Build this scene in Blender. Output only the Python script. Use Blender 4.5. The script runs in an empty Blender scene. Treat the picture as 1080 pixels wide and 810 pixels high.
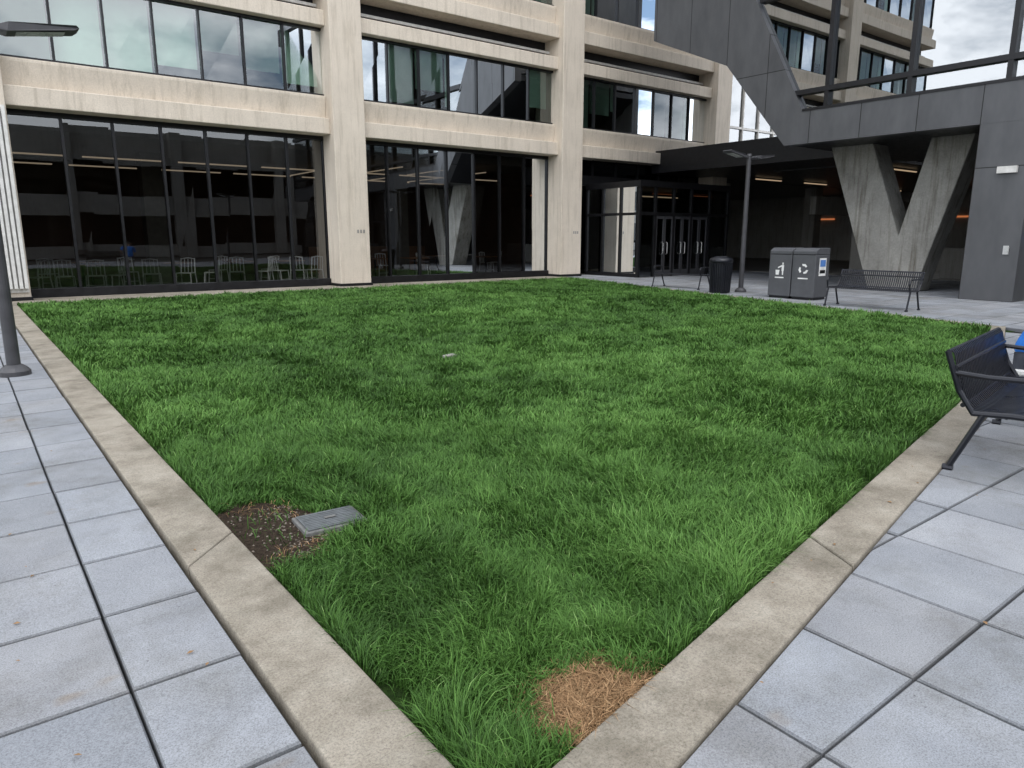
import bpy, bmesh, math, random
import numpy as np
from mathutils import Vector, Matrix, noise, Quaternion
random.seed(7)
rng=np.random.default_rng(11)
R=random.random
def U(a,b): return a+(b-a)*random.random()
SC=bpy.context.scene
COL=SC.collection

# ------------------------------------------------------------------ materials
def newmat(name):
    m=bpy.data.materials.new(name); m.use_nodes=True
    nt=m.node_tree; nt.nodes.clear()
    out=nt.nodes.new('ShaderNodeOutputMaterial')
    return m,nt,out
def N(nt,t,**kw):
    n=nt.nodes.new(t)
    for k,v in kw.items(): setattr(n,k,v)
    return n
def L(nt,a,b): nt.links.new(a,b)
def ramp(nt,fac,stops):
    r=N(nt,'ShaderNodeValToRGB'); cr=r.color_ramp
    while len(cr.elements)<len(stops): cr.elements.new(0.5)
    for e,(p,c) in zip(cr.elements,stops):
        e.position=p; e.color=(c[0],c[1],c[2],1) if not isinstance(c,(int,float)) else (c,c,c,1)
    L(nt,fac,r.inputs[0]); return r.outputs[0]
def pos(nt,scale=(1,1,1)):
    g=N(nt,'ShaderNodeNewGeometry')
    if scale==(1,1,1): return g.outputs['Position']
    mp=N(nt,'ShaderNodeMapping'); mp.inputs['Scale'].default_value=scale
    L(nt,g.outputs['Position'],mp.inputs[0]); return mp.outputs[0]
def nz(nt,vec,scale,detail=3,rough=0.6):
    n=N(nt,'ShaderNodeTexNoise'); n.inputs['Scale'].default_value=scale; n.inputs['Detail'].default_value=detail
    n.inputs['Roughness'].default_value=rough; L(nt,vec,n.inputs['Vector']); return n.outputs['Fac']
def mul(nt,a,b,mode='MULTIPLY',fac=1.0):
    m=N(nt,'ShaderNodeMix',data_type='RGBA',blend_type=mode); m.inputs[0].default_value=fac
    L(nt,a,m.inputs[6])
    L(nt,b,m.inputs[7]); return m.outputs[2]
def bump(nt,h,strength,dist=0.01):
    b=N(nt,'ShaderNodeBump'); b.inputs['Strength'].default_value=strength; b.inputs['Distance'].default_value=dist
    L(nt,h,b.inputs['Height']); return b.outputs[0]
def pbsdf(nt,out,rough=0.6,metal=0.0,spec=0.5):
    p=N(nt,'ShaderNodeBsdfPrincipled'); p.inputs['Roughness'].default_value=rough
    p.inputs['Metallic'].default_value=metal; p.inputs['Specular IOR Level'].default_value=spec
    L(nt,p.outputs[0],out.inputs[0]); return p
def m_plain(name,col,rough=0.5,metal=0.0,var=0.15,scale=6,spec=0.5):
    m,nt,out=newmat(name); p=pbsdf(nt,out,rough,metal,spec)
    f=nz(nt,pos(nt),scale)
    lo=[c*(1-var) for c in col]; hi=[min(1,c*(1+var)) for c in col]
    L(nt,ramp(nt,f,[(0.3,lo),(0.7,hi)]),p.inputs['Base Color'])
    rr=ramp(nt,f,[(0.3,max(0,rough-.07)),(0.7,min(1,rough+.08))])
    L(nt,rr,p.inputs['Roughness'])
    return m
def m_concrete(name,col,streak=0.35,blotch=0.2,bumpS=0.3,fine=60):
    m,nt,out=newmat(name); p=pbsdf(nt,out,0.85,0,0.3)
    a=nz(nt,pos(nt),1.1,5,0.65)
    c1=ramp(nt,a,[(0.25,[c*(1-blotch) for c in col]),(0.75,[min(1,c*(1+blotch*0.6)) for c in col])])
    s=nz(nt,pos(nt,(5,5,0.35)),1.4,4,0.7)
    c2=ramp(nt,s,[(0.30,(1-streak,1-streak*1.05,1-streak*1.15)),(0.50,(1,1,1))])
    c=mul(nt,c1,c2)
    fn=nz(nt,pos(nt),fine,2,0.8)
    c=mul(nt,c,ramp(nt,fn,[(0.3,0.85),(0.65,1.05)]))
    L(nt,c,p.inputs['Base Color'])
    L(nt,bump(nt,fn,bumpS,0.006),p.inputs['Normal'])
    return m
def m_glass(name,tint,ior=1.8,rough=0.0,wav=0.0):
    m,nt,out=newmat(name)
    t=N(nt,'ShaderNodeBsdfTransparent'); t.inputs[0].default_value=(*tint,1)
    g=N(nt,'ShaderNodeBsdfGlossy'); g.inputs['Roughness'].default_value=rough; g.inputs['Color'].default_value=(.93,.97,1,1)
    f=N(nt,'ShaderNodeFresnel'); f.inputs['IOR'].default_value=ior
    if wav:
        n=nz(nt,pos(nt),0.45,0,0.4); L(nt,bump(nt,n,wav,0.3),g.inputs['Normal'])
    mx=N(nt,'ShaderNodeMixShader'); L(nt,f.outputs[0],mx.inputs[0]); L(nt,t.outputs[0],mx.inputs[1]); L(nt,g.outputs[0],mx.inputs[2])
    L(nt,mx.outputs[0],out.inputs[0]); return m
def m_emit(name,col,s):
    m,nt,out=newmat(name); e=N(nt,'ShaderNodeEmission'); e.inputs[0].default_value=(*col,1); e.inputs[1].default_value=s
    L(nt,e.outputs[0],out.inputs[0]); return m

M={}
M['conc']=m_concrete('facade_concrete',(0.66,0.585,0.49),0.22,0.12,0.25,40)
M['vconc']=m_concrete('board_concrete',(0.33,0.32,0.29),0.5,0.35,0.5,22)
M['gconc']=m_concrete('grey_concrete',(0.30,0.29,0.27),0.3,0.2,0.3,40)
M['dark']=m_plain('dark_bronze_metal',(0.018,0.018,0.02),0.38,0.5,0.2)
M['black']=m_plain('black_powdercoat',(0.010,0.011,0.016),0.33,0.2,0.2)
M['lamp']=m_plain('lamp_grey_paint',(0.06,0.06,0.065),0.45,0.2,0.15)
M['lens']=m_plain('lamp_lens',(0.55,0.55,0.52),0.3)
M['bin']=m_plain('bin_grey',(0.075,0.078,0.085),0.55,0,0.12)
M['white']=m_plain('white_print',(0.75,0.75,0.73),0.6)
M['blue']=m_plain('blue_print',(0.08,0.2,0.5),0.6)
M['steel']=m_plain('steel',(0.5,0.5,0.5),0.3,0.9)
M['chair']=m_plain('chair_metal',(0.80,0.82,0.82),0.35,0.1)
M['wood']=m_plain('table_wood',(0.28,0.15,0.08),0.5)
M['inwall']=m_plain('interior_wall',(0.10,0.062,0.045),0.8,0,0.3,0.7)
M['infloor']=m_plain('interior_floor',(0.14,0.12,0.10),0.5,0,0.2)
M['inceil']=m_plain('interior_ceiling',(0.16,0.15,0.13),0.8)
M['blind']=m_plain('window_blind',(0.50,0.60,0.50),0.8,0,0.12,1.2)
M['glassG']=m_glass('ground_floor_glass',(0.43,0.43,0.42),1.85,0,.006)
M['glassU']=m_glass('upper_glass',(0.62,0.74,0.70),2.3,0,.012)
M['glassR']=m_glass('curtain_glass',(0.40,0.46,0.46),3.6,0,.006)
M['glassD']=m_glass('dark_glass',(0.12,0.13,0.14),1.35)
M['glassV']=m_glass('vestibule_glass',(0.45,0.48,0.49),1.9)
M['strip']=m_emit('ceiling_tube',(1.0,0.80,0.58),0.42)
M['stripW']=m_emit('ceiling_tube_warm',(1.0,0.72,0.45),0.40)
M['amber']=m_emit('amber_lamp',(1.0,0.32,0.12),0.40)
def m_panel():
    m,nt,out=newmat('zinc_cladding'); p=pbsdf(nt,out,0.45,0.35,0.5)
    g=N(nt,'ShaderNodeNewGeometry'); s=N(nt,'ShaderNodeSeparateXYZ'); L(nt,g.outputs['Position'],s.inputs[0])
    cb=N(nt,'ShaderNodeCombineXYZ'); L(nt,s.outputs[1],cb.inputs[0]); L(nt,s.outputs[2],cb.inputs[1])
    b=N(nt,'ShaderNodeTexBrick'); b.offset=0.0; b.inputs['Scale'].default_value=1
    b.inputs['Brick Width'].default_value=1.45; b.inputs['Row Height'].default_value=3.1
    b.inputs['Mortar Size'].default_value=0.012; b.inputs['Color1'].default_value=(.088,.09,.096,1); b.inputs['Color2'].default_value=(.105,.107,.113,1)
    b.inputs['Mortar'].default_value=(.015,.015,.015,1)
    L(nt,cb.outputs[0],b.inputs['Vector'])
    c=mul(nt,b.outputs['Color'],ramp(nt,nz(nt,pos(nt,(1,1,.4)),2.0),[(0.3,0.8),(0.7,1.12)]))
    L(nt,c,p.inputs['Base Color']); return m
M['panel']=m_panel()
M['ribs']=m_plain('ribbed_white_metal',(0.62,0.61,0.58),0.5)

def m_paver():
    m,nt,out=newmat('concrete_pavers'); p=pbsdf(nt,out,0.85,0,0.2)
    at=N(nt,'ShaderNodeAttribute'); at.attribute_name='tint'
    base=ramp(nt,nz(nt,pos(nt),2.2,5,0.65),[(0.25,(0.225,0.237,0.258)),(0.75,(0.305,0.318,0.338))])
    c=mul(nt,base,at.outputs['Color'])
    fn=nz(nt,pos(nt),170,2,0.9)
    c=mul(nt,c,ramp(nt,fn,[(0.32,0.62),(0.5,1.0),(0.68,1.22)]))
    st=nz(nt,pos(nt),0.8,6,0.75)
    c=mul(nt,c,ramp(nt,st,[(0.34,(0.70,0.68,0.64)),(0.42,(0.86,0.85,0.83)),(0.52,(1,1,1))]))
    sp=N(nt,'ShaderNodeTexVoronoi'); sp.inputs['Scale'].default_value=9; L(nt,pos(nt),sp.inputs['Vector'])
    c=mul(nt,c,ramp(nt,sp.outputs['Distance'],[(0.015,0.5),(0.05,1.0)]))
    ru=nz(nt,pos(nt,(1,1.6,1)),1.9,3,0.6)
    c=mul(nt,c,ramp(nt,ru,[(0.64,(1,1,1)),(0.74,(0.90,0.76,0.62))]))
    L(nt,c,p.inputs['Base Color']); L(nt,bump(nt,fn,0.35,0.003),p.inputs['Normal']); return m
M['paver']=m_paver()
def m_curb():
    m,nt,out=newmat('curb_concrete'); p=pbsdf(nt,out,0.9,0,0.25)
    base=ramp(nt,nz(nt,pos(nt),3.0,6,0.75),[(0.28,(0.175,0.152,0.120)),(0.5,(0.285,0.255,0.208)),(0.75,(0.37,0.34,0.285))])
    fn=nz(nt,pos(nt),110,3,0.9)
    c=mul(nt,base,ramp(nt,fn,[(0.3,0.55),(0.5,1.0),(0.7,1.25)]))
    st=nz(nt,pos(nt),0.9,6,0.75)
    c=mul(nt,c,ramp(nt,st,[(0.36,(0.66,0.66,0.64)),(0.52,(1,1,1))]))
    L(nt,c,p.inputs['Base Color']); L(nt,bump(nt,fn,0.6,0.004),p.inputs['Normal']); return m
M['curb']=m_curb()
def m_soil(name,a,b,sc=30):
    m,nt,out=newmat(name); p=pbsdf(nt,out,0.95,0,0.1)
    f=nz(nt,pos(nt),sc,4,0.8); L(nt,ramp(nt,f,[(0.3,a),(0.7,b)]),p.inputs['Base Color'])
    L(nt,bump(nt,f,1.0,0.02),p.inputs['Normal']); return m
M['soil']=m_soil('lawn_soil',(0.012,0.026,0.007),(0.03,0.06,0.013))
M['dirt']=m_soil('bare_dirt',(0.014,0.010,0.007),(0.062,0.046,0.033),38)
M['joint']=m_soil('joint_sand',(0.03,0.03,0.028),(0.10,0.095,0.085),25)
M['pebble']=m_plain('pebbles',(0.16,0.135,0.11),0.85,0,0.6,60)
M['leaf']=m_plain('dry_leaf',(0.22,0.13,0.06),0.8,0,0.4,30)
def m_grass(name,stops,dry=False):
    m,nt,out=newmat(name)
    at=N(nt,'ShaderNodeAttribute'); at.attribute_name='tone'
    p=N(nt,'ShaderNodeBsdfPrincipled'); p.inputs['Roughness'].default_value=0.6; p.inputs['Specular IOR Level'].default_value=0.2
    c=ramp(nt,at.outputs['Fac'],stops)
    L(nt,c,p.inputs['Base Color']); L(nt,p.outputs[0],out.inputs[0]); return m
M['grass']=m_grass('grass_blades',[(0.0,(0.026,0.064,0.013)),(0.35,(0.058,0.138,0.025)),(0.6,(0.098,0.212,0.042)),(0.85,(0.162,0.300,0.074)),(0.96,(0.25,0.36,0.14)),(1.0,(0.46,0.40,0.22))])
M['dry']=m_grass('dead_grass_blades',[(0.0,(0.13,0.08,0.038)),(0.5,(0.34,0.20,0.10)),(1.0,(0.58,0.40,0.22))],True)

# ------------------------------------------------------------------ mesh helpers
class MB:
    def __init__(s): s.v=[]; s.f=[]; s.m=[]; s.mats=[]
    def mi(s,mat):
        if mat not in s.mats: s.mats.append(mat)
        return s.mats.index(mat)
    def add(s,vs,fs,mat):
        o=len(s.v); s.v+= [tuple(v) for v in vs]; k=s.mi(mat)
        for f in fs: s.f.append([i+o for i in f]); s.m.append(k)
    def box(s,x0,x1,y0,y1,z0,z1,mat):
        vs=[(x0,y0,z0),(x1,y0,z0),(x1,y1,z0),(x0,y1,z0),(x0,y0,z1),(x1,y0,z1),(x1,y1,z1),(x0,y1,z1)]
        s.add(vs,[(0,3,2,1),(4,5,6,7),(0,1,5,4),(1,2,6,5),(2,3,7,6),(3,0,4,7)],mat)
    def prism(s,poly,axis,a,b,mat):
        n=len(poly)
        def P(p,t):
            return (t,p[0],p[1]) if axis=='x' else ((p[0],t,p[1]) if axis=='y' else (p[0],p[1],t))
        vs=[P(p,a) for p in poly]+[P(p,b) for p in poly]
        fs=[tuple(range(n))[::-1],tuple(range(n,2*n))]+[(i,(i+1)%n,n+(i+1)%n,n+i) for i in range(n)]
        s.add(vs,fs,mat)
    def tube(s,pts,r,mat,seg=8,cap=True):
        pts=[Vector(p) for p in pts]; rs=r if isinstance(r,(list,tuple)) else [r]*len(pts)
        vs=[];fs=[]
        prev=None
        for i,p in enumerate(pts):
            d=(pts[min(i+1,len(pts)-1)]-pts[max(i-1,0)]).normalized()
            up=Vector((0,0,1)) if abs(d.z)<0.9 else Vector((1,0,0))
            if prev is not None:
                a=(prev-d*prev.dot(d)).normalized()
            else: a=d.cross(up).normalized()
            prev=a; b=d.cross(a)
            for k in range(seg):
                t=2*math.pi*k/seg; vs.append(p+(a*math.cos(t)+b*math.sin(t))*rs[i])
        for i in range(len(pts)-1):
            for k in range(seg):
                fs.append((i*seg+k,i*seg+(k+1)%seg,(i+1)*seg+(k+1)%seg,(i+1)*seg+k))
        if cap: fs.append(tuple(range(seg))[::-1]); fs.append(tuple((len(pts)-1)*seg+k for k in range(seg)))
        s.add(vs,fs,mat)
    def obj(s,name,parent=None,bevel=0,smooth=False,loc=None,rot=None):
        me=bpy.data.meshes.new(name); me.from_pydata(s.v,[],s.f)
        for m in s.mats: me.materials.append(m)
        me.polygons.foreach_set('material_index',s.m)
        if smooth: me.polygons.foreach_set('use_smooth',[True]*len(me.polygons))
        bm=bmesh.new(); bm.from_mesh(me); bmesh.ops.recalc_face_normals(bm,faces=bm.faces); bm.to_mesh(me); bm.free()
        me.update()
        o=bpy.data.objects.new(name,me); COL.objects.link(o)
        if parent: o.parent=parent
        if loc: o.location=loc
        if rot is not None: o.rotation_euler=(0,0,rot)
        if bevel:
            b=o.modifiers.new('bevel','BEVEL'); b.width=bevel; b.segments=2; b.limit_method='ANGLE'
        return o
def empty(name,loc=(0,0,0),rot=0):
    e=bpy.data.objects.new(name,None); COL.objects.link(e); e.location=loc; e.rotation_euler=(0,0,rot); e.empty_display_size=0.3; return e

# ------------------------------------------------------------------ ground
g=MB(); g.add([(-300,-300,-0.07),(300,-300,-0.07),(300,300,-0.07),(-300,300,-0.07)],[(0,1,2,3)],M['joint']); g.obj('ground')

def clip(poly,a,b,c):
    out=[]
    for i in range(len(poly)):
        p=poly[i]; q=poly[(i+1)%len(poly)]
        dp=a*p[0]+b*p[1]-c; dq=a*q[0]+b*q[1]-c
        if dp<=0: out.append(p)
        if (dp<0<dq) or (dq<0<dp):
            t=dp/(dp-dq); out.append((p[0]+(q[0]-p[0])*t,p[1]+(q[1]-p[1])*t))
    return out
def area(p): return abs(sum(p[i][0]*p[(i+1)%len(p)][1]-p[(i+1)%len(p)][0]*p[i][1] for i in range(len(p)))/2)
def line(p,q,side=1):
    dx,dy=q[0]-p[0],q[1]-p[1]; a,b=-dy,dx
    return (a*side,b*side,(a*p[0]+b*p[1])*side)
IN=[(.95,1.29),(7.17,2.54),(13.8,4.56),(18.0,19.8),(.95,19.6)]
O0=(.67,.963);O1=(7.22,2.27);O2=(13.95,4.40)
L1=line(O0,O1); L2=line(O1,O2); L3=line((13.95,4.40),(18.15,19.8))
sv=[];sf=[];scol=[]
def slab(poly,far=False):
    if len(poly)<3 or area(poly)<0.004: return
    cx=sum(p[0] for p in poly)/len(poly); cy=sum(p[1] for p in poly)/len(poly)
    n=len(poly); o=len(sv); z=U(-.0025,.0025); tx=U(-.004,.004); ty=U(-.004,.004)
    s=math.sqrt(area(poly)); g1=1-0.011/s*2*U(.8,1.35)/2*1.0; g2=g1-0.012/s
    jx,jy=U(-.0015,.0015),U(-.0015,.0015)
    for k,(sc,zz) in enumerate(((g1,-.06),(g1,-.006),(g2,0))):
        for p in poly:
            x=cx+jx+(p[0]-cx)*sc; y=cy+jy+(p[1]-cy)*sc
            sv.append((x,y,zz+(z+(x-cx)*tx+(y-cy)*ty if k else 0)))
    t=U(.86,1.08); w=U(-.016,.016); c=(t+w,t,t-w,1)
    for k in range(2):
        for i in range(n):
            sf.append((o+k*n+i,o+k*n+(i+1)%n,o+(k+1)*n+(i+1)%n,o+(k+1)*n+i)); scol.append((c[0]*.7,c[1]*.7,c[2]*.7,1))
    sf.append(tuple(o+2*n+i for i in range(n))); scol.append(c)
for i in range(-9,1):
    for j in range(-9,33):
        x0=.29+.6*i; y0=2.48+.6*j; P=[(x0,y0),(x0+.6,y0),(x0+.6,y0+.6),(x0,y0+.6)]
        P=clip(P,1,0,.655); P=clip(P,0,1,21.35) if P else P
        if P: slab(P)
for i in range(-1,50):
    for j in range(-13,35):
        x0=.65+.6*i+ (0.005); y0=.9+.6*j
        if x0<.65: continue
        cx=x0+.3; cy=y0+.3
        if x0>27.4: continue
        P=[(x0,y0),(x0+.6,y0),(x0+.6,y0+.6),(x0,y0+.6)]
        if cx<7.22: P=clip(P,*L1)
        elif cx<13.95 and cy<4.9: P=clip(P,*L2)
        if P and (cx>=13.4 and cy>4.0): P=clip(P,*L3)
        if P and cx<13.4 and cy>=4.9: P=[]
        if P: P=clip(P,0,1,21.35)
        if P: slab(P)
me=bpy.data.meshes.new('pavement'); me.from_pydata(sv,[],sf); me.materials.append(M['paver'])
ca=me.color_attributes.new('tint','FLOAT_COLOR','CORNER')
arr=[]
for p,c in zip(me.polygons,scol): arr+=list(c)*p.loop_total
ca.data.foreach_set('color',arr)
bm=bmesh.new(); bm.from_mesh(me); bmesh.ops.recalc_face_normals(bm,faces=bm.faces); bm.to_mesh(me); bm.free()
COL.objects.link(bpy.data.objects.new('pavement',me))
g=MB(); g.box(28.1,60,-8,40,-.06,0.0,M['gconc']); g.obj('passage_floor')
g=MB(); g.prism([(.67,19.78),(18.2,19.95),(18.9,21.35),(.67,21.35)],'z',-.06,.006,M['curb']); g.obj('building_apron')
cb=MB()
def lerp(a,b,t): return (a[0]+(b[0]-a[0])*t,a[1]+(b[1]-a[1])*t)
def curbseg(i0,i1,o0,o1,step,first,zt=.018):
    Ln=math.hypot(i1[0]-i0[0],i1[1]-i0[1]); ts=[0]; d=first
    while d<Ln: ts.append(d/Ln); d+=step
    ts.append(1)
    for a,b in zip(ts[:-1],ts[1:]):
        e=.004/Ln
        a2=a+e; b2=b-e
        P=[lerp(o0,o1,a2),lerp(o0,o1,b2),lerp(i0,i1,b2),lerp(i0,i1,a2)]
        z=zt+U(-.003,.003)
        cb.prism(P,'z',-.12,z,M['curb'])
curbseg(IN[0],IN[4],O0,(.67,19.6),2.75,2.3)
curbseg(IN[0],IN[1],O0,O1,2.75,2.35)
curbseg(IN[1],IN[2],O1,O2,2.75,1.8)
curbseg(IN[2],IN[3],O2,(18.15,19.85),2.75,2.75,.010)
curbseg((.68,19.62),(17.98,19.82),(.68,19.77),(18.1,19.97),2.75,2.75,.012)
cb.obj('curb',bevel=.008)
g=MB()
for k in range(46):
    if R()<.5: x=U(-.2,.93); y=U(1.6,9)
    else: x=U(1.4,7); y=.199*(x-1.468)+1.12+U(-1.6,.22)
    s=U(.006,.017); a=U(0,6.28); c,sn=math.cos(a)*s,math.sin(a)*s; z=.023 if (x>.67 and y>.9) else .008
    g.add([(x-c,y-sn,z),(x-sn*.5,y+c*.5,z+s*.3),(x+c,y+sn,z+.001),(x+sn*.5,y-c*.5,z+s*.15)],[(0,1,2),(0,2,3)],M['leaf'])
g.obj('fallen_leaves')

# ------------------------------------------------------------------ lawn
HP=[]
for i in range(5):
    p=IN[i];q=IN[(i+1)%5]; dx,dy=q[0]-p[0],q[1]-p[1]; l=math.hypot(dx,dy); HP.append((-dy/l,dx/l,p))
def inside(x,y):
    r=None
    for a,b,p in HP:
        d=a*(x-p[0])+b*(y-p[1]); r=d if r is None else np.minimum(r,d)
    return r
g=MB()
nx,ny=60,70; vs=[];fs=[]
for j in range(ny+1):
    for i in range(nx+1):
        x=.9+17.4*i/nx; y=1.2+18.8*j/ny
        vs.append((x,y,-.02+.012*noise.noise((x*.7,y*.7,0))))
for j in range(ny):
    for i in range(nx):
        a=j*(nx+1)+i
        cx=.9+17.4*(i+.5)/nx; cy=1.2+18.8*(j+.5)/ny
        if inside(cx,cy)>-.18: fs.append((a,a+1,a+nx+2,a+nx+1))
g.add(vs,fs,M['soil']); g.obj('lawn_soil',smooth=True)

TAB=rng.random((8,256,256))
def vn(x,y,sc,seed):
    T=TAB[seed%8]; X=x*sc+seed*17.3; Y=y*sc+seed*9.1
    xi=np.floor(X).astype(int); yi=np.floor(Y).astype(int); fx=X-xi; fy=Y-yi
    fx=fx*fx*(3-2*fx); fy=fy*fy*(3-2*fy)
    a=T[xi%256,yi%256];b=T[(xi+1)%256,yi%256];c=T[xi%256,(yi+1)%256];d=T[(xi+1)%256,(yi+1)%256]
    return (a*(1-fx)+b*fx)*(1-fy)+(c*(1-fx)+d*fx)*fy
def fbm(x,y,sc,seed): return .55*vn(x,y,sc,seed)+.3*vn(x,y,sc*2.1,seed+1)+.15*vn(x,y,sc*4.3,seed+2)
def dirt_d(x,y):
    a=np.hypot((x-1.10)/.28,(y-3.50)/.42); b=np.hypot((x-.97)/.05,(y-1.90)/.10)
    return np.minimum(a,b)+(fbm(x,y,7,1)-.5)*.6
def dead_d(x,y): return np.hypot((x-1.50)/.24,(y-1.49)/.19)+(fbm(x,y,9,2)-.5)*.8
def boxin(x,y): return (np.abs(x-1.42)<.185)&(np.abs(y-3.45)<.14)
def blades(x,y,z,h,az,ln,w,tone,segs):
    n=len(x); k=len(segs); nv=2*k+1
    V=np.zeros((n,nv,3)); T=np.zeros((n,nv))
    pa=az+math.pi/2+rng.uniform(-.9,.9,n); px=np.cos(pa)*w; py=np.sin(pa)*w
    dx=np.cos(az)*ln; dy=np.sin(az)*ln
    for i,(hf,lf,wf) in enumerate(segs):
        for s,o in ((-1,0),(1,1)):
            V[:,2*i+o,0]=x+dx*lf+s*px*wf; V[:,2*i+o,1]=y+dy*lf+s*py*wf; V[:,2*i+o,2]=z+h*hf
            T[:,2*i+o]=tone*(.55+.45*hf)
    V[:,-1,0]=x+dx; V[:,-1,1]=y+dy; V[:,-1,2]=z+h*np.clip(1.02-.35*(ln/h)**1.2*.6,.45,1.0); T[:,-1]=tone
    quads=[(2*i,2*i+1,2*i+3,2*i+2) for i in range(k-1)]; tri=(2*k-2,2*k-1,2*k)
    loc=np.array([v for q in quads for v in q]+list(tri)); sizes=np.array([4]*(k-1)+[3])
    F=(np.arange(n)[:,None]*nv+loc[None,:]).ravel(); S=np.tile(sizes,n)
    return V.reshape(-1,3),T.ravel(),F,S
def build(name,parts,mat):
    off=0; Vs=[];Ts=[];Fs=[];Ss=[]
    for V,T,F,S in parts: Vs.append(V);Ts.append(T);Fs.append(F+off);Ss.append(S); off+=len(V)
    V=np.concatenate(Vs);T=np.concatenate(Ts);F=np.concatenate(Fs);S=np.concatenate(Ss)
    me=bpy.data.meshes.new(name); me.vertices.add(len(V)); me.vertices.foreach_set('co',V.astype(np.float32).ravel())
    me.loops.add(len(F)); me.loops.foreach_set('vertex_index',F.astype(np.int32))
    me.polygons.add(len(S)); st=np.concatenate([[0],np.cumsum(S)[:-1]]); me.polygons.foreach_set('loop_start',st.astype(np.int32))
    me.materials.append(mat); me.update(calc_edges=True)
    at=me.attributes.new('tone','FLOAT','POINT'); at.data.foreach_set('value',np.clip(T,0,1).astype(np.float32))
    o=bpy.data.objects.new(name,me); COL.objects.link(o); return len(S)
SEG3=((0,0,.8),(.42,.14,1.0),(.78,.5,.75)); SEG2=((0,0,.8),(.6,.28,1.0))
parts=[]
for d0,d1,dens,w,segs in ((0,3.2,11500,.0017,SEG3),(3.2,5.5,8000,.0021,SEG3),(5.5,9,3800,.0032,SEG3),(9,14,1900,.005,SEG2),(14,30,1100,.007,SEG2)):
    xm=min(18.1,d1); ym=min(19.9,d1)
    nclump=int(xm*ym*dens/14)
    cx=rng.uniform(.9,xm,nclump); cy=rng.uniform(1.2,ym,nclump)
    dist=np.hypot(cx,cy); k=(dist>=d0)&(dist<d1)&(inside(cx,cy)>.0); cx=cx[k];cy=cy[k]
    m=14; n=len(cx)*m
    ct=np.repeat(rng.normal(0,.085,len(cx)),m); ch=np.repeat(rng.normal(1,.16,len(cx)),m)
    cla=np.repeat(rng.uniform(0,6.28,len(cx)),m)
    r=np.abs(rng.normal(0,.028+.004*d0,n)); a=rng.uniform(0,2*math.pi,n)
    x=np.repeat(cx,m)+r*np.cos(a); y=np.repeat(cy,m)+r*np.sin(a)
    sparse=rng.random(n)<.05
    k=(inside(x,y)>.012)&((dirt_d(x,y)>1.0)|sparse)&(~boxin(x,y))&((dead_d(x,y)>.95)|(sparse&(dead_d(x,y)>.6)))
    x=x[k];y=y[k];a=a[k];r=r[k];ct=ct[k];ch=ch[k];cla=cla[k]; n=len(x)
    hn=fbm(x,y,1.5,3); h2=fbm(x,y,5,5); mac=fbm(x,y,.42,2)
    h=(.048+.026*hn+.042*h2)*np.clip(ch,.6,1.5)*rng.uniform(.6,1.22,n)
    near=np.minimum(dirt_d(x,y),dead_d(x,y)); h*=np.where(near<1.5,.7,1.0)
    edge=inside(x,y)<.25; h*=np.where(edge&(rng.random(n)<.25),1.3,1.0)
    fld=fbm(x,y,1.3,4)*4*math.pi
    amt=.16+.50*fbm(x,y,1.1,6)
    vx=np.cos(fld)*amt+.55*np.cos(a)+.38*np.cos(cla)+rng.normal(0,.45,n); vy=np.sin(fld)*amt+.55*np.sin(a)+.38*np.sin(cla)+rng.normal(0,.45,n)
    az=np.arctan2(vy,vx); ln=np.clip(np.hypot(vx,vy)*.66,.05,1.4)*h
    tone=.42+ct+rng.normal(0,.11,n)+(hn-.5)*.24+(h2-.5)*.40+(mac-.5)*.55
    tone=np.where(rng.random(n)<.012,.99,np.clip(tone,0.03,.93))
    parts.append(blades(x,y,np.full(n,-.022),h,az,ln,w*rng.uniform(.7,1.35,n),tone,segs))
nb=build('grass',parts,M['grass'])
n=9500
x=1.50+rng.normal(0,.15,n); y=1.49+rng.normal(0,.12,n); k=(inside(x,y)>.008)&(dead_d(x,y)<1.15); x=x[k];y=y[k]
x2=1.10+rng.normal(0,.2,900); y2=3.5+rng.normal(0,.25,900); k=(inside(x2,y2)>.02)&(dirt_d(x2,y2)<1.1)&(dirt_d(x2,y2)>.65)&(~boxin(x2,y2)); 
x=np.concatenate([x,x2[k]]);y=np.concatenate([y,y2[k]]);n=len(x)
h=rng.uniform(.014,.055,n); build('dead_grass',[blades(x,y,np.full(n,-.015),h,rng.uniform(0,6.28,n),h*rng.uniform(.5,2.2,n),.0014*rng.uniform(.7,1.3,n),rng.uniform(.0,.9,n),SEG2)],M['dry'])
def blob(cx,cy,rx,ry,z,name,mn=.955):
    g=MB(); P=[]
    for k in range(28):
        a=2*math.pi*k/28; P.append((max(mn,cx+rx*math.cos(a)*(1+.15*noise.noise((a,1,1)))),cy+ry*math.sin(a)*(1+.2*noise.noise((a,4,1)))))
    g.prism(P,'z',-.05,z,M['dirt']); g.obj(name)
blob(1.10,3.5,.33,.47,-.004,'dirt_patch')
g=MB()
for k in range(420):
    x=U(.97,1.36);y=U(3.1,3.85)
    if dirt_d(np.float64(x),np.float64(y))>1.05 : continue
    if x<1.14 and R()<.75: continue
    s=U(.003,.009); z=-.003
    vs=[(x+s*U(.7,1.2)*a,y+s*U(.7,1.2)*b,z+s*.7*c) for a,b,c in ((1,0,0),(0,1,0),(-1,0,0),(0,-1,0),(0,0,1),(0,0,-1))]
    g.add(vs,[(0,1,4),(1,2,4),(2,3,4),(3,0,4),(1,0,5),(2,1,5),(3,2,5),(0,3,5)],M['pebble'])
g.obj('gravel')
vb=empty('utility_box_cover',(1.42,3.45,0),math.radians(-4))
mb=m_plain('cover_plastic',(0.10,0.11,0.115),0.6,0,0.25,25); mf=m_plain('cover_frame',(0.13,0.13,0.125),0.7,0,.3,30)
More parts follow.
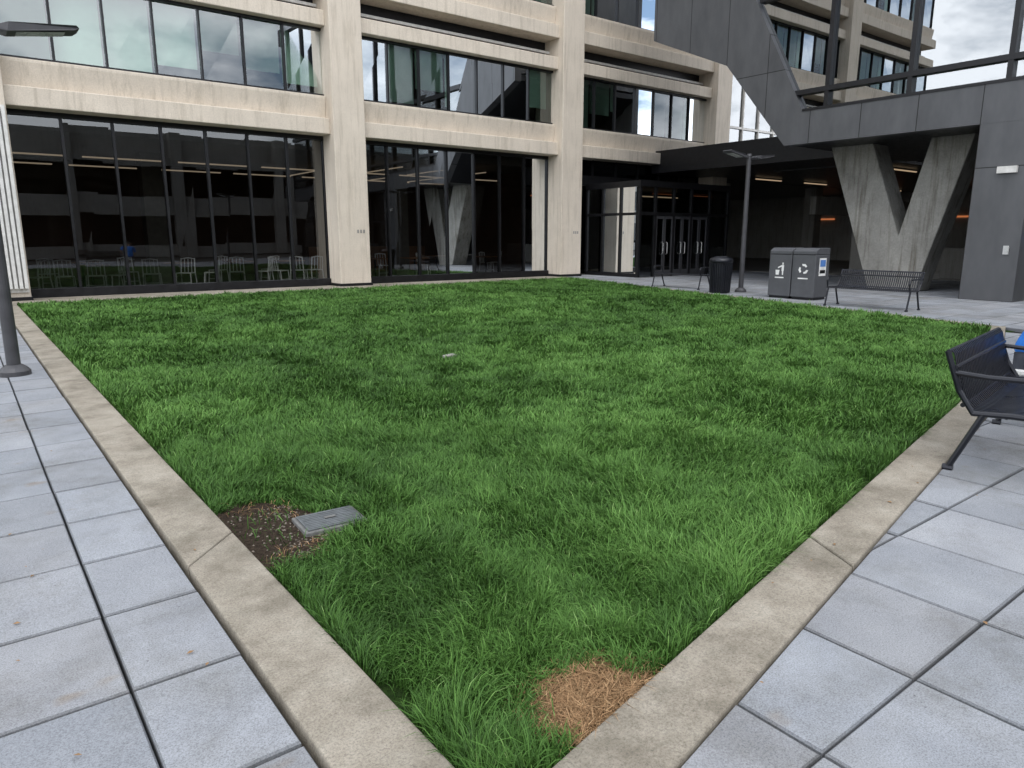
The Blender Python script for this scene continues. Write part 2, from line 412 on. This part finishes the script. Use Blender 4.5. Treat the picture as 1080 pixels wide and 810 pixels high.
g=MB(); g.box(-.17,.17,-.125,.125,-.05,.016,mf); g.obj('frame',vb,.006)
g=MB(); g.box(-.152,.152,-.108,.108,.0165,.024,mb)
for k in range(9): g.box(-.14,.14,-.096+.022*k,-.088+.022*k,.0243,.0265,mb)
g.box(-.03,.03,-.012,.012,.027,.031,mf); g.obj('lid',vb,.002)
g=MB(); g.box(-.10,.10,-.05,.05,-.05,.05,M['gconc']); g.obj('stone_marker',bevel=.02,loc=(4.78,7.5,0),rot=.3)

# ------------------------------------------------------------------ concrete office building
B=empty('concrete_office_building')
YF=20.7
pil=[(.30,1.33),(9.3,10.33),(18.3,19.33),(27.3,28.33)]
p=MB()
for i,(a,b) in enumerate(pil):
    p.box(a,b,YF,22.3,-.05,15,M['conc'])
p.obj('columns',B,.025)
p=MB()
for i,(a,b) in enumerate(pil):
    p.box(a-.03,b+.03,YF-.03,22.0,-.05,.09,M['dark'])
p.obj('column_plinths',B)
p=MB()
for a,b in pil[1:3]: 
    for k in range(3): p.box(b-.42+.1*k,b-.36+.1*k,YF-.006,YF+.01,1.62,1.72,M['gconc'])
p.obj('column_numbers',B)
bays=[(-9.0,.30),(1.33,9.3),(10.33,18.3),(19.33,27.3)]
led=MB(); gl=MB(); gg=MB(); bl=MB(); fr=MB(); rec=MB()
def ledge(a,b,z0,z1,yf,yb): led.box(a,b,yf,yb,z0,z1,M['conc'])
for bi,(a,b) in enumerate(bays):
    for fl in range(3):
        z=4.5+4.05*fl
        ledge(a,b,z,z+.45,20.93,22.2)
        led.prism([(21.22,z+.45),(22.2,z+.45),(22.2,z+1.1),(21.12,z+1.1),(21.12,z+1.02)],'x',a+.003,b-.003,M['conc'])
        zb=z+1.1; zt=z+3.0
        npan=7; w=(b-a)/npan
        for k in range(npan):
            x0=a+w*k
            fr.box(x0-.025,x0+.025,21.28,21.42,zb,zt,M['dark'])
            gl.add([(x0+.02,21.35,zb),(x0+w-.02,21.35,zb),(x0+w-.02,21.35+U(-.008,.008),zt),(x0+.02,21.35+U(-.008,.008),zt)],[(0,1,2,3)],M['glassU'])
            hb=U(.0,.18) if R()<.7 else U(.2,.9)
            bl.box(x0+.04,x0+w-.04,21.62,21.64,zb+hb,zt,M['blind'])
        fr.box(a,b,21.27,21.43,zb,zb+.07,M['dark']); fr.box(a,b,21.27,21.43,zt-.07,zt,M['dark'])
        rec.box(a,b,23.5,23.6,z+.5,z+4.0,M['inwall'])
        ledge(a,b,z+3.0,z+3.42,20.98,22.2)
        rec.box(a,b,21.75,22.2,z+3.42,z+4.05,M['dark'])
        rec.box(a,b,21.5,21.56,z+3.62,z+3.70,M['ribs'])
led.obj('floor_ledges',B,.02); fr.obj('window_frames',B); gl.obj('window_glass',B); bl.obj('window_blinds',B); rec.obj('recess_panels',B)
fr=MB()
for bi,(a,b) in enumerate(bays[:3]):
    npan=7; w=(b-a)/npan
    for k in range(npan+1):
        x0=a+w*k
        fr.box(x0-.03,x0+.03,21.5,21.66,.1,4.5,M['dark'])
    for k in range(npan):
        x0=a+w*k; gg.add([(x0+.02,21.58,.2),(x0+w-.02,21.58,.2),(x0+w-.02,21.58+U(-.008,.008),4.5),(x0+.02,21.58+U(-.008,.008),4.5)],[(0,1,2,3)],M['glassG'])
    fr.box(a,b,21.42,21.7,-.05,.22,M['dark']); fr.box(a,b,21.49,21.67,4.38,4.5,M['dark'])
a,b=bays[3]
gg.add([(a,21.58,.2),(b,21.58,.2),(b,21.58,4.5),(a,21.58,4.5)],[(0,1,2,3)],M['glassD'])
for k in range(7): fr.box(a+k*1.33-.03,a+k*1.33+.03,21.5,21.66,0,4.5,M['dark'])
fr.box(a,b,21.45,21.7,3.5,3.9,M['dark'])
fr.obj('ground_floor_frames',B); gg.obj('ground_floor_glass',B)
p=MB()
p.box(-9,28.3,30.0,30.2,0,4.5,M['inwall']); p.box(-9,28.3,21.7,30,-.05,.02,M['infloor']); p.box(-9,28.3,22.25,30,4.15,4.4,M['inceil'])
p.box(-9.2,-9,21.7,30,0,4.5,M['inwall']); p.box(19.0,19.2,22.3,30,0,4.15,M['inwall'])
for x in (5,14): p.box(x,x+.6,25.8,26.4,0,4.15,M['inceil'])
p.box(11.5,17,28.6,28.8,0,1.1,M['wood'])
p.obj('interior',B)
p=MB()
for y in (24.2,27.2):
    x=-7
    while x<18:
        p.box(x,x+2.1,y,y+.06,3.72,3.76,M['strip']); x+=2.55
for k in range(4): p.box(11+k*1.8,11.07+k*1.8,23,29,3.9,3.93,M['strip'])
p.obj('ceiling_lights',B)
p=MB(); p.box(-9.2,28.33,22.3,34,4.41,4.49,M['gconc']); p.box(-9.2,28.33,23.65,34,4.5,16.6,M['conc']); p.box(-9.2,28.33,21.0,34,16.65,17.2,M['conc']); p.obj('core_and_roof',B)
p=MB()
for k in range(14): p.box(-.15+.105*k,-.08+.105*k,20.5,20.64,.3,4.4,M['ribs'])
p.box(-.2,1.30,20.645,20.69,.2,4.45,M['ribs']); p.obj('ribbed_screen')

# cafe furniture
def chair_mesh():
    c=MB(); r=.017
    for sx in (-.2,.2):
        c.tube([(sx*1.1,-.22,0),(sx,-.18,.46)],r,M['chair'],6); c.tube([(sx*1.1,.24,0),(sx,.18,.46),(sx*.95,.24,.88)],r,M['chair'],6)
    c.tube([(-.19,.24,.86),(0,.27,.89),(.19,.24,.86)],r,M['chair'],6)
    c.box(-.21,.21,-.2,.2,.455,.475,M['chair'])
    for k in (-.1,0,.1): c.tube([(k,.2,.47),(k,.255,.87)],.010,M['chair'],5)
    c.tube([(-.2,-.2,.2),(.2,-.2,.2)],.01,M['chair'],5)
    return c
def table_mesh():
    c=MB(); 
    c.box(-.4,.4,-.4,.4,.72,.75,M['wood']); c.tube([(0,0,.02),(0,0,.72)],.035,M['dark'],8); c.box(-.28,.28,-.04,.04,0,.03,M['dark']); c.box(-.04,.04,-.28,.28,0,.031,M['dark']); return c
cm=chair_mesh().obj('cafe_chair'); cm.location=(2.2,22.1,.02)
tm=table_mesh().obj('cafe_table'); tm.location=(2.9,22.6,.02)
def inst(o,x,y,r,z=.02):
    c=bpy.data.objects.new(o.name.split('.')[0],o.data); COL.objects.link(c); c.location=(x,y,z); c.rotation_euler=(0,0,r)
for x in [1.6,2.9,3.4,4.3,5.2,5.9,6.6,7.4,7.9,8.5,9.0]: inst(cm,x,22.0+U(0,.25),U(0,6.28))
for x in [5.1,7.0,8.5,11.6,13.2,16.3]: inst(tm,x,22.9+U(-.1,.1),U(-.1,.1))
for x in [2,4,6.5,8,11,12.3,13.9,16.9,17.6]: inst(cm,x,23.6+U(-.4,.4),U(0,6.28))
for x in [3,7.3,12,15.5]: inst(tm,x,25.2,0)
s=empty('telescope',(14.75,22.05,.02))
g=MB(); 
for a in (0,2.1,4.2): g.tube([(.28*math.cos(a),.28*math.sin(a),0),(.03*math.cos(a),.03*math.sin(a),.75)],.022,M['white'],8)
g.tube([(0,0,.5),(0,0,1.05)],.045,M['white'],12); g.obj('tripod',s)
g=MB(); g.tube([(0,0,.62),(0,0,.68),(0,0,.84),(0,0,.90)],[.10,.19,.19,.08],M['white'],16); g.tube([(-.05,0,1.02),(.0,-.02,1.55)],[.10,.11],M['white'],14); g.tube([(0,-.03,1.5),(.02,-.04,1.72)],[.135,.135],M['chair'],14); g.obj('body',s)
# garden stool under the seated visitor
g=MB(); g.tube([(0,0,.385),(0,0,.40),(0,0,.425),(0,0,.435)],[.19,.21,.21,.19],M['white'],24)
for k in range(4):
    a=math.pi/4+k*math.pi/2; g.tube([(.15*math.cos(a),.15*math.sin(a),.39),(.22*math.cos(a),.22*math.sin(a),0)],.015,M['white'],8)
g.tube([(.185*math.cos(t*math.pi/6),.185*math.sin(t*math.pi/6),.18) for t in range(13)],.009,M['white'],6)
g.obj('stool',loc=(6.95,1.97,.004))

# glass vestibule
V=empty('glass_entrance_vestibule')
f=MB(); q=MB()
X0,X1,Y0,Y1,H=20.3,25.6,18.6,21.45,3.55
f.box(X0-.08,X1+.08,Y0-.08,Y1,H-.22,H,M['dark'])
for x in [20.3,21.15,22.2,23.25,24.4,25.6]: f.box(x-.05,x+.05,Y0-.05,Y0+.07,0,H-.22,M['dark'])
for y in [19.55,20.5,21.4]: f.box(X0-.05,X0+.05,y-.05,y+.05,0,H-.22,M['dark'])
f.box(X0+.06,X1-.06,Y0-.04,Y0+.06,2.3,2.42,M['dark']); f.box(X0-.04,X0+.04,Y0+.08,Y1,2.3,2.4,M['dark'])
f.box(X0-.04,X0+.04,Y0+.08,Y1,0,.14,M['dark']); f.box(X1-.05,X1+.05,Y0+.08,Y1,0,H-.22,M['dark'])
f.obj('frame',V)
d=MB()
for x0 in (21.2,22.25,23.3):
    for s_ in (0,1):
        xa=x0+.5*s_; 
        d.box(xa+.01,xa+.07,Y0-.03,Y0+.03,.02,2.28,M['lamp']); d.box(xa+.42,xa+.48,Y0-.03,Y0+.03,.02,2.28,M['lamp'])
        d.box(xa+.07,xa+.42,Y0-.03,Y0+.03,.02,.25,M['lamp']); d.box(xa+.07,xa+.42,Y0-.03,Y0+.03,2.18,2.28,M['lamp'])
        hx=xa+.38 if s_==0 else xa+.12
        d.tube([(hx,Y0-.03,.85),(hx,Y0-.09,.88),(hx,Y0-.09,1.28),(hx,Y0-.03,1.31)],.016,M['steel'],6)
d.obj('doors',V)
q.add([(X0+.05,Y0,.0),(X1-.05,Y0,.0),(X1-.05,Y0,H-.22),(X0+.05,Y0,H-.22)],[(0,1,2,3)],M['glassV'])
q.add([(X0,Y0+.05,.14),(X0,Y1,.14),(X0,Y1,H-.22),(X0,Y0+.05,H-.22)],[(0,1,2,3)],M['glassV'])
q.obj('glazing',V)
g=MB(); g.box(21.4,21.44,21.3,21.44,1.3,1.8,M['white']); g.box(22.3,24.6,20.4,20.46,3.1,3.14,M['stripW']); g.obj('notices_and_fill_light',V)  # glowing strip is an added fill to lift the dark vestibule interior

# ------------------------------------------------------------------ metal-clad building (right)
Z=empty('metal_clad_building')
XF=19.5
g=MB()
def fp(poly,m=M['panel'],a=XF,b=XF+.35): g.prism(poly,'x',a,b,m)
fp([(-9,4.1),(12.35,4.1),(11.85,5.0),(-9,5.0)])
fp([(12.35,4.1),(14.5,6.65),(13.05,7.26),(11.85,5.0)])
fp([(14.5,6.65),(17.5,7.95),(17.5,14.6),(16.95,14.6),(13.05,7.26)])
g.box(XF+.001,XF+.35,-9,17.5,14.6,15.6,M['panel'])
g.obj('cladding',Z)
g=MB()
g.prism([(-9,4.12),(12.3,4.12),(14.46,6.68),(17.46,7.98),(17.46,8.2),(14.3,6.95),(12.1,4.45),(-9,4.45)],'x',XF+.352,27.0,M['dark'])
g.box(27.0,27.2,-9,17.46,4.12,15.5,M['panel']); g.box(XF+.352,27,17.2,17.46,8.3,15.5,M['panel']); g.box(XF+.352,27.0,-9,17.2,15.3,15.5,M['panel'])
g.box(XF+.352,27.0,-9,14.6,8.35,8.7,M['gconc'])
g.obj('soffit_and_walls',Z)
g=MB()
g.box(24.5,24.6,-9,13,4.6,15.3,M['ribs'])
for y in (10.2,6.2,2.2): g.tube([(21.6,y,4.46),(21.6,y,15)],.22,M['ribs'],12)
g.tube([(21.0,12.2,4.6),(21.0,9.0,8.3)],.14,M['gconc'],8)
g.box(20.6,23.5,5,11.6,8.25,8.34,M['ribs'])
g.obj('interior',Z)
q=MB(); q.prism([(-9,5.0),(11.85,5.0),(16.95,14.6),(-9,14.6)],'x',XF+.18,XF+.185,M['glassR']); q.obj('glazing',Z)
f=MB()
for k in range(9):
    y=11.2-2.2*k; f.box(XF+.05,XF+.25,y-.06,y+.06,5.0,14.6,M['dark'])
f.box(XF+.04,XF+.26,-9,12.3,5.45,5.58,M['dark']); f.box(XF+.04,XF+.26,-9,13.5,8.2,8.4,M['dark'])
f.box(XF-.02,XF+.3,-9,11.85,4.98,5.05,M['dark'])
f.obj('mullions',Z)
g=MB(); g.box(XF+.004,XF+1.5,6.1,7.25,-.03,4.1,M['panel']); g.obj('pier',Z)
g=MB(); g.box(XF-.08,XF+.004,6.35,6.75,2.95,3.1,M['ribs']); g.box(XF-.03,XF+.004,6.3,6.42,1.1,1.3,M['steel']); g.obj('pier_light',Z)
g=MB(); q=MB()
q.prism([(-9,0),(6.1,0),(6.1,4.1),(-9,4.1)],'x',XF+.9,XF+.905,M['glassV'])
for k in range(8): g.box(XF+.84,XF+.96,6.04-k*1.6,6.1-k*1.6,0,4.1,M['steel' if k<2 else 'dark'])
g.box(XF+.84,XF+.96,-9,6.1,2.4,2.5,M['dark'])
g.obj('storefront_frames',Z); q.obj('storefront_glass',Z)
g=MB(); g.box(XF+.86,XF+.9,5.25,5.75,1.35,1.6,M['blue']); g.obj('door_notice',Z)
g=MB()
g.prism([(10.35,0),(10.6,.7),(11.85,4.14),(10.6,4.14),(9.62,1.55),(9.02,4.14),(7.95,4.14),(8.85,.7),(9.0,0)],'x',21.2,22.1,M['vconc'])
g.obj('v_shaped_column',bevel=.03)
PS=empty('covered_passage')
g=MB()
g.box(27.25,60,-9,12,4.1,5.0,M['dark'])
g.box(24,60,12.7,21.4,4.15,5.05,M['dark'])
g.box(28.4,60,21.5,40,4.15,5.05,M['dark'])
g.obj('roof_deck',PS)
g=MB()
g.box(46,46.3,-9,40,0,4.2,M['gconc']); g.box(28.4,60,36,36.3,0,4.2,M['gconc'])
g.box(27.2,46,-9,-8.7,0,4.2,M['gconc'])
g.box(34,34.4,9,17,0,.95,M['gconc']); g.box(29,29.3,5,11.5,0,1.1,M['gconc']); g.box(31,44,17.8,18.1,2.5,3.3,M['gconc'])
g.obj('walls',PS,.02)
g=MB()
for x,y in ((31,15.5),(38,15.5),(31,9),(38,9),(38,22),(31,23)): g.box(x-.35,x+.35,y-.35,y+.35,0,4.15,M['gconc'])
g.obj('columns',PS,.03)
g=MB()
for k in range(4):
    g.box(29+4*k,31+4*k,13.6,13.67,4.04,4.08,M['stripW']); g.box(29+4*k,31+4*k,7.6,7.7,4.0,4.04,M['amber'])
    g.box(29+4*k,31+4*k,19.6,19.67,4.04,4.08,M['stripW'])
for k in range(6): g.box(45.9,45.95,5+4*k,6.6+4*k,2.6,2.70,M['amber'])
g.obj('lights',PS)
D=empty('dark_glass_building')
g=MB(); q=MB()
g.box(28.4,44,22.6,34,5.06,16,M['dark']); q.box(28.4,44,22.0,22.02,5.1,16,M['glassR'])
for k in range(13): g.box(28.4+1.3*k-.04,28.4+1.3*k+.04,21.9,22.1,5.1,16,M['ribs'])
for z in (5.2,6.6,9.2,10.6,13.2): g.box(28.4,44,21.92,22.08,z,z+.1,M['ribs'])
g.obj('frame',D); q.obj('glazing',D)

# opposite wing (behind the viewer): unseen, added to block light and darken glass reflections
W=empty('unseen_opposite_building')
g=MB(); q=MB()
g.box(-30,45,-30,-20.5,0,9.5,M['gconc'])
for fl in range(2):
    z=.9+3.8*fl
    g.box(-30,45,-20.5,-20.0,z-.9,z,M['gconc']); q.box(-30,45,-20.3,-20.25,z,z+2.3,M['glassD']); g.box(-30,45,-20.5,-19.9,z+2.3,z+2.9,M['gconc'])
for k in range(11): g.box(-30+7.5*k,-29.2+7.5*k,-20.5,-19.6,0,9.5,M['gconc'])
g.obj('walls',W); q.obj('windows',W)

# ------------------------------------------------------------------ street furniture
def lamp(loc,rot,double=True,H=3.62):
    e=empty('street_lamp',loc,rot)
    g=MB(); g.tube([(0,0,0),(0,0,.05),(0,0,.09),(0,0,.12)],[.155,.155,.12,.08],M['lamp'],20)
    g.tube([(0,0,.1),(0,0,H)],[.068,.058],M['lamp'],18); g.tube([(0,0,H),(0,0,H+.06)],[.07,.06],M['lamp'],18); g.obj('pole',e,smooth=False)
    for sgn in ((1,-1) if double else (1,)):
        g=MB(); s_=.13
        g.tube([(0,0,H-.05),(sgn*.30,0,H-.05+.30*s_)],.028,M['lamp'],10)
        a,b=.26,1.0
        pr=[(a,-.03),(a+.08,-.05),(b-.05,-.03),(b,-.005),(b-.03,.02),(a+.1,.04),(a,.02)]
        w=.15
        vs=[];n=len(pr)
        for yy in (-w,w):
            for (x,z) in pr:
                vs.append((sgn*x,yy*(.75 if x<.3 or x>.97 else 1),H-.05+x*s_+z))
        g.add(vs,[tuple(range(n)),tuple(range(n,2*n))[::-1]]+[(i,(i+1)%n,n+(i+1)%n,n+i) for i in range(n)],M['lamp'])
        g.obj('head',e,.01)
        g=MB(); 
        xs=(.42,.86); vs=[(sgn*xs[0],-.11,H-.05+xs[0]*s_-.052),(sgn*xs[1],-.11,H-.05+xs[1]*s_-.044),(sgn*xs[1],.11,H-.05+xs[1]*s_-.044),(sgn*xs[0],.11,H-.05+xs[0]*s_-.052)]
        g.add(vs,[(0,1,2,3)],M['lens']); g.obj('lens',e)
lamp((.36,9.5,0),0)
lamp((17.2,11.9,0),math.radians(0))
lamp((11.7,2.9,0),math.radians(135))

def bench(loc,rot,Ln=1.65,back=True):
    e=empty('park_bench',loc,rot)
    prof=[(-.47,.395),(-.45,.425),(-.40,.437),(-.25,.425),(-.10,.405),(-.03,.41),(.01,.45),(.04,.53),(.075,.66),(.10,.76),(.12,.785),(.145,.78)]
    if not back: prof=prof[:5]+[(-.04,.40),(-.02,.385)]
    g=MB(); n=int(Ln/.043); t=.006
    for k in range(n):
        x=.03+k*(Ln-.06)/(n-1); w=.0125
        vs=[]
        for i,(y,z) in enumerate(prof):
            a=prof[max(0,i-1)];b=prof[min(len(prof)-1,i+1)]; d=Vector((b[0]-a[0],b[1]-a[1])).normalized(); ny,nz_=-d.y,d.x
            vs+=[(x-w,y,z),(x+w,y,z),(x+w,y-ny*t,z-nz_*t),(x-w,y-ny*t,z-nz_*t)]
        fs=[]
        for i in range(len(prof)-1):
            for c in range(4): fs.append((i*4+c,i*4+(c+1)%4,(i+1)*4+(c+1)%4,(i+1)*4+c))
        fs+=[(3,2,1,0),tuple(len(vs)-4+c for c in range(4))]
        g.add(vs,fs,M['black'])
    g.obj('slats',e)
    g=MB()
    for (y,z) in (((-.45,.41),(-.22,.40),(0.02,.44),(.085,.68),(.135,.775)) if back else ((-.45,.41),(-.22,.40),(-.03,.385))):
        g.tube([(0,y,z),(Ln,y,z)],.015,M['black'],8)
    g.obj('rails',e)
    g=MB()
    for x in (0,Ln):
        g.tube([(x,-.46,.41),(x,-.25,.41),(x,-.04,.395)]+([(x,.05,.53),(x,.14,.78)] if back else []),.019,M['black'],8)
        g.tube([(x,-.40,.41),(x,-.50,.012)],.019,M['black'],8); g.tube([(x,-.10,.40),(x,.06,.012)],.019,M['black'],8)
        g.tube([(x,-.47,.012),(x,-.53,.012)],.024,M['black'],8); g.tube([(x,.03,.012),(x,.09,.012)],.024,M['black'],8)
        g.tube([(x,-.44,.41),(x,-.47,.56),(x,-.43,.625),(x,-.32,.64),(x,-.1,.635),(x,.08,.645) if back else (x,-.02,.40)],.017,M['black'],8)
    g.obj('legs_and_armrests',e)
bench((5.02,1.74,0),math.radians(9),1.60)
bench((15.75,8.35,0),math.radians(-90),1.75)
bench((17.45,14.9,0),math.radians(-90),1.75,False)

# recycling station
e=empty('recycling_bin',(16.19,9.17,0))
for k in range(2):
    y0=.63*k
    g=MB(); g.box(0,.62,y0+.005,y0+.61,.06,1.08,M['bin']); g.prism([(0,1.085),(.62,1.085),(.62,1.24),(.14,1.24),(0,1.17)],'y',y0+.005,y0+.61,M['bin']); g.obj('body_%d'%(k+1),e,.015)
    g=MB(); g.box(.03,.59,y0+.04,y0+.58,0,.06,M['dark']); g.box(-.004,.0,y0+.03,y0+.585,1.078,1.088,M['dark']); g.box(.2,.45,y0+.15,y0+.46,1.238,1.246,M['black']); g.obj('base_and_slot_%d'%(k+1),e)
g=MB()
cy,cz=.31,.74
for k in range(3):
    a0=math.radians(90+120*k)
    def pt(a,r): return (-.004,cy+r*math.cos(a),cz+r*math.sin(a))
    vs=[pt(a0-.35,.13),pt(a0+.35,.13),pt(a0+.95,.115),pt(a0+1.0,.07),pt(a0+.3,.075),pt(a0-.3,.075)]
    g.add(vs,[(0,1,2,3,4,5)],M['white'])
cy=.94
g.box(-.006,-.004,cy-.10,cy-.06,.83,.88,M['white']); g.prism([(cy-.11,.68),(cy-.05,.68),(cy-.05,.82),(cy-.11,.82)],'x',-.006,-.004,M['white'])
g.prism([(cy-.05,.78),(cy+.05,.74),(cy+.05,.77),(cy-.05,.82)],'x',-.0062,-.0042,M['white']); g.prism([(cy-.10,.58),(cy-.07,.58),(cy-.06,.68),(cy-.10,.68)],'x',-.006,-.004,M['white'])
g.prism([(cy+.02,.58),(cy+.10,.58),(cy+.115,.70),(cy+.005,.70)],'x',-.006,-.004,M['white'])
g.box(-.006,-.004,.18,.44,.5,.53,M['white']); g.box(-.006,-.004,.82,1.06,.5,.53,M['white'])
g.box(.16,.46,-.003,.003,.58,1.0,M['white']); g.box(.19,.43,-.005,-.003,.80,.96,M['blue']); g.box(.19,.43,-.005,-.003,.64,.72,M['dark'])
g.obj('labels',e)
e=empty('trash_can',(16.45,12.05,0))
g=MB(); g.tube([(0,0,.03),(0,0,.82)],[.25,.28],M['black'],24)
for k in range(32):
    a=2*math.pi*k/32; g.tube([(.262*math.cos(a),.262*math.sin(a),.02),(.30*math.cos(a),.30*math.sin(a),.84)],.012,M['black'],5)
g.obj('slatted_body',e)
g=MB(); g.tube([(0,0,.82),(0,0,.86),(0,0,.93),(0,0,.99)],[.31,.32,.30,.14],M['black'],24); g.obj('lid',e,smooth=True)
g=MB(); g.tube([(0,0,0),(0,0,.03)],[.22,.22],M['black'],20); g.obj('foot',e)

# ------------------------------------------------------------------ seated person (mostly past the right edge)
skin=m_plain('skin',(0.42,0.25,0.17),0.55,0,.08); shirt=m_plain('blue_shirt',(0.02,0.17,0.62),0.85,0,.2,12); jeans=m_plain('trousers',(0.05,0.055,0.07),0.9); hair=m_plain('hair',(0.03,0.02,0.015),0.6); shoe=m_plain('shoes',(.5,.5,.5),.6)
def skinned(name,verts,edges,rad,mat,parent,root=0,sub=2):
    me=bpy.data.meshes.new(name); me.from_pydata(verts,edges,[]); me.materials.append(mat)
    o=bpy.data.objects.new(name,me); COL.objects.link(o); o.parent=parent
    md=o.modifiers.new('skin','SKIN'); md.use_smooth_shade=True
    for i,r in enumerate(rad):
        rr=r if isinstance(r,tuple) else (r,r)
        me.skin_vertices[0].data[i].radius=rr; me.skin_vertices[0].data[i].use_root=(i==root)
    s=o.modifiers.new('sub','SUBSURF'); s.levels=sub; s.render_levels=sub
    return o
pe=empty('person',(6.92,2.13,-.05),math.radians(14))
tv=[(0,-.12,.56),(0,-.14,.68),(0,-.24,.86),(0,-.38,1.00),(-.15,-.40,1.02),(-.23,-.36,.98),(-.27,-.22,.86),(.15,-.40,1.02),(.23,-.36,.98),(.25,-.42,.80),(0,-.46,1.07)]
te=[(0,1),(1,2),(2,3),(3,4),(4,5),(5,6),(3,7),(7,8),(8,9),(3,10)]
skinned('torso_shirt',tv,te,[(.17,.13),(.165,.12),(.175,.125),(.15,.11),.075,.065,.055,.075,.065,.055,.06],shirt,pe)
skinned('forearm_left',[(-.27,-.22,.86),(-.285,-.17,.80),(-.24,-.40,.68),(-.20,-.50,.64)],[(0,1),(1,2),(2,3)],[.042,.042,.034,.027],skin,pe)
skinned('forearm_right',[(.25,-.42,.80),(.25,-.44,.72),(.15,-.58,.66),(.12,-.64,.65)],[(0,1),(1,2),(2,3)],[.042,.042,.034,.027],skin,pe)
for sx,hx,hy in ((-1,-.19,-.52),(1,.11,-.66)):
    vs=[(hx,hy,.64),(hx,hy-.05,.63),(hx,hy-.085,.625)]; ed=[(0,1),(1,2)]; ra=[(.03,.016),(.038,.015),(.038,.014)]
    skinned('palm',vs,ed,ra,skin,pe)
    for k in range(4):
        fx=hx-.03+.02*k; ln=(.065,.075,.072,.055)[k]
        skinned('finger',[(fx,hy-.08,.625),(fx,hy-.08-ln*.5,.62),(fx,hy-.08-ln*.8,.60),(fx,hy-.08-ln*.9,.58)],[(0,1),(1,2),(2,3)],[.009,.0085,.008,.007],skin,pe,0,1)
    skinned('thumb',[(hx-sx*.03,hy-.02,.63),(hx-sx*.055,hy-.05,.62),(hx-sx*.055,hy-.08,.61)],[(0,1),(1,2)],[.011,.010,.008],skin,pe,0,1)
lv=[(0,-.14,.54),(-.11,-.18,.54),(-.15,-.40,.54),(-.17,-.60,.53),(-.17,-.63,.30),(-.17,-.60,.10),(.11,-.18,.54),(.15,-.40,.54),(.17,-.60,.53),(.17,-.66,.30),(.17,-.65,.10)]
le=[(0,1),(1,2),(2,3),(3,4),(4,5),(0,6),(6,7),(7,8),(8,9),(9,10)]
skinned('trousers',lv,le,[(.15,.09),.085,.08,.068,.06,.05,.085,.08,.068,.06,.05],jeans,pe)
for sx,y in ((-.17,-.60),(.17,-.65)):
    skinned('shoe',[(sx,y+.05,.10),(sx,y-.05,.105),(sx,y-.17,.09)],[(0,1),(1,2)],[.045,.05,.04],shoe,pe)
skinned('head',[(0,-.46,1.05),(0,-.50,1.13),(0,-.53,1.20),(0,-.56,1.27),(0,-.55,1.31)],[(0,1),(1,2),(2,3),(3,4)],[.055,.06,(.085,.095),(.09,.1),(.06,.07)],skin,pe)
skinned('hair',[(0,-.50,1.22),(0,-.53,1.30),(0,-.56,1.35)],[(0,1),(1,2)],[(.085,.09),(.095,.10),.05],hair,pe)
g=MB(); g.tube([(0,-.64,1.22),(0,-.665,1.20),(0,-.65,1.185)],[.008,.016,.012],skin,8)
for sx in (-.035,.035): g.tube([(sx,-.628,1.245),(sx,-.64,1.245)],[.012,.008],M['white'],8)
g.box(-.025,.025,-.645,-.63,1.155,1.162,M['wood'])
for sx in (-.095,.095): g.tube([(sx*.9,-.53,1.22),(sx*1.1,-.52,1.225)],[.03,.02],skin,8)
g.obj('face',pe)

# ------------------------------------------------------------------ world + sun
w=bpy.data.worlds.new('World'); SC.world=w; w.use_nodes=True
nt=w.node_tree; nt.nodes.clear()
out=nt.nodes.new('ShaderNodeOutputWorld'); bg=nt.nodes.new('ShaderNodeBackground')
sky=nt.nodes.new('ShaderNodeTexSky'); sky.sky_type='NISHITA'; sky.sun_disc=False
EL,RT=math.radians(52),math.radians(215)
sky.sun_elevation=EL; sky.sun_rotation=RT
tc=nt.nodes.new('ShaderNodeTexCoord'); mp=nt.nodes.new('ShaderNodeMapping'); mp.inputs['Scale'].default_value=(1,1,2.2)
L(nt,tc.outputs['Generated'],mp.inputs[0])
f=nz(nt,mp.outputs[0],3.2,6,0.58)
rc=ramp(nt,f,[(0.40,0.0),(0.56,1.0)])
mx=nt.nodes.new('ShaderNodeMix'); mx.data_type='RGBA'
L(nt,rc,mx.inputs[0]); L(nt,sky.outputs[0],mx.inputs[6]); mx.inputs[7].default_value=(19,19.4,20.2,1)
L(nt,mx.outputs[2],bg.inputs[0]); bg.inputs[1].default_value=0.15; L(nt,bg.outputs[0],out.inputs[0])
sl=bpy.data.lights.new('sun','SUN'); sl.energy=1.2; sl.angle=math.radians(35); sl.color=(1,.96,.9)
so=bpy.data.objects.new('sun',sl); COL.objects.link(so)
dv=Vector((math.sin(RT)*math.cos(EL),math.cos(RT)*math.cos(EL),math.sin(EL)))
so.rotation_euler=dv.to_track_quat('Z','Y').to_euler()

cam=bpy.data.cameras.new('camera'); cam.lens=25.0; cam.sensor_width=36; cam.clip_end=2000; cam.clip_start=.05
co=bpy.data.objects.new('camera',cam); COL.objects.link(co); co.location=(0,0,1.5)
co.rotation_euler=(math.radians(78.32),0,math.radians(-37.6)); SC.camera=co
SC.view_settings.view_transform='Standard'; SC.view_settings.look='None'; SC.view_settings.exposure=0
print('grass polys',nb)
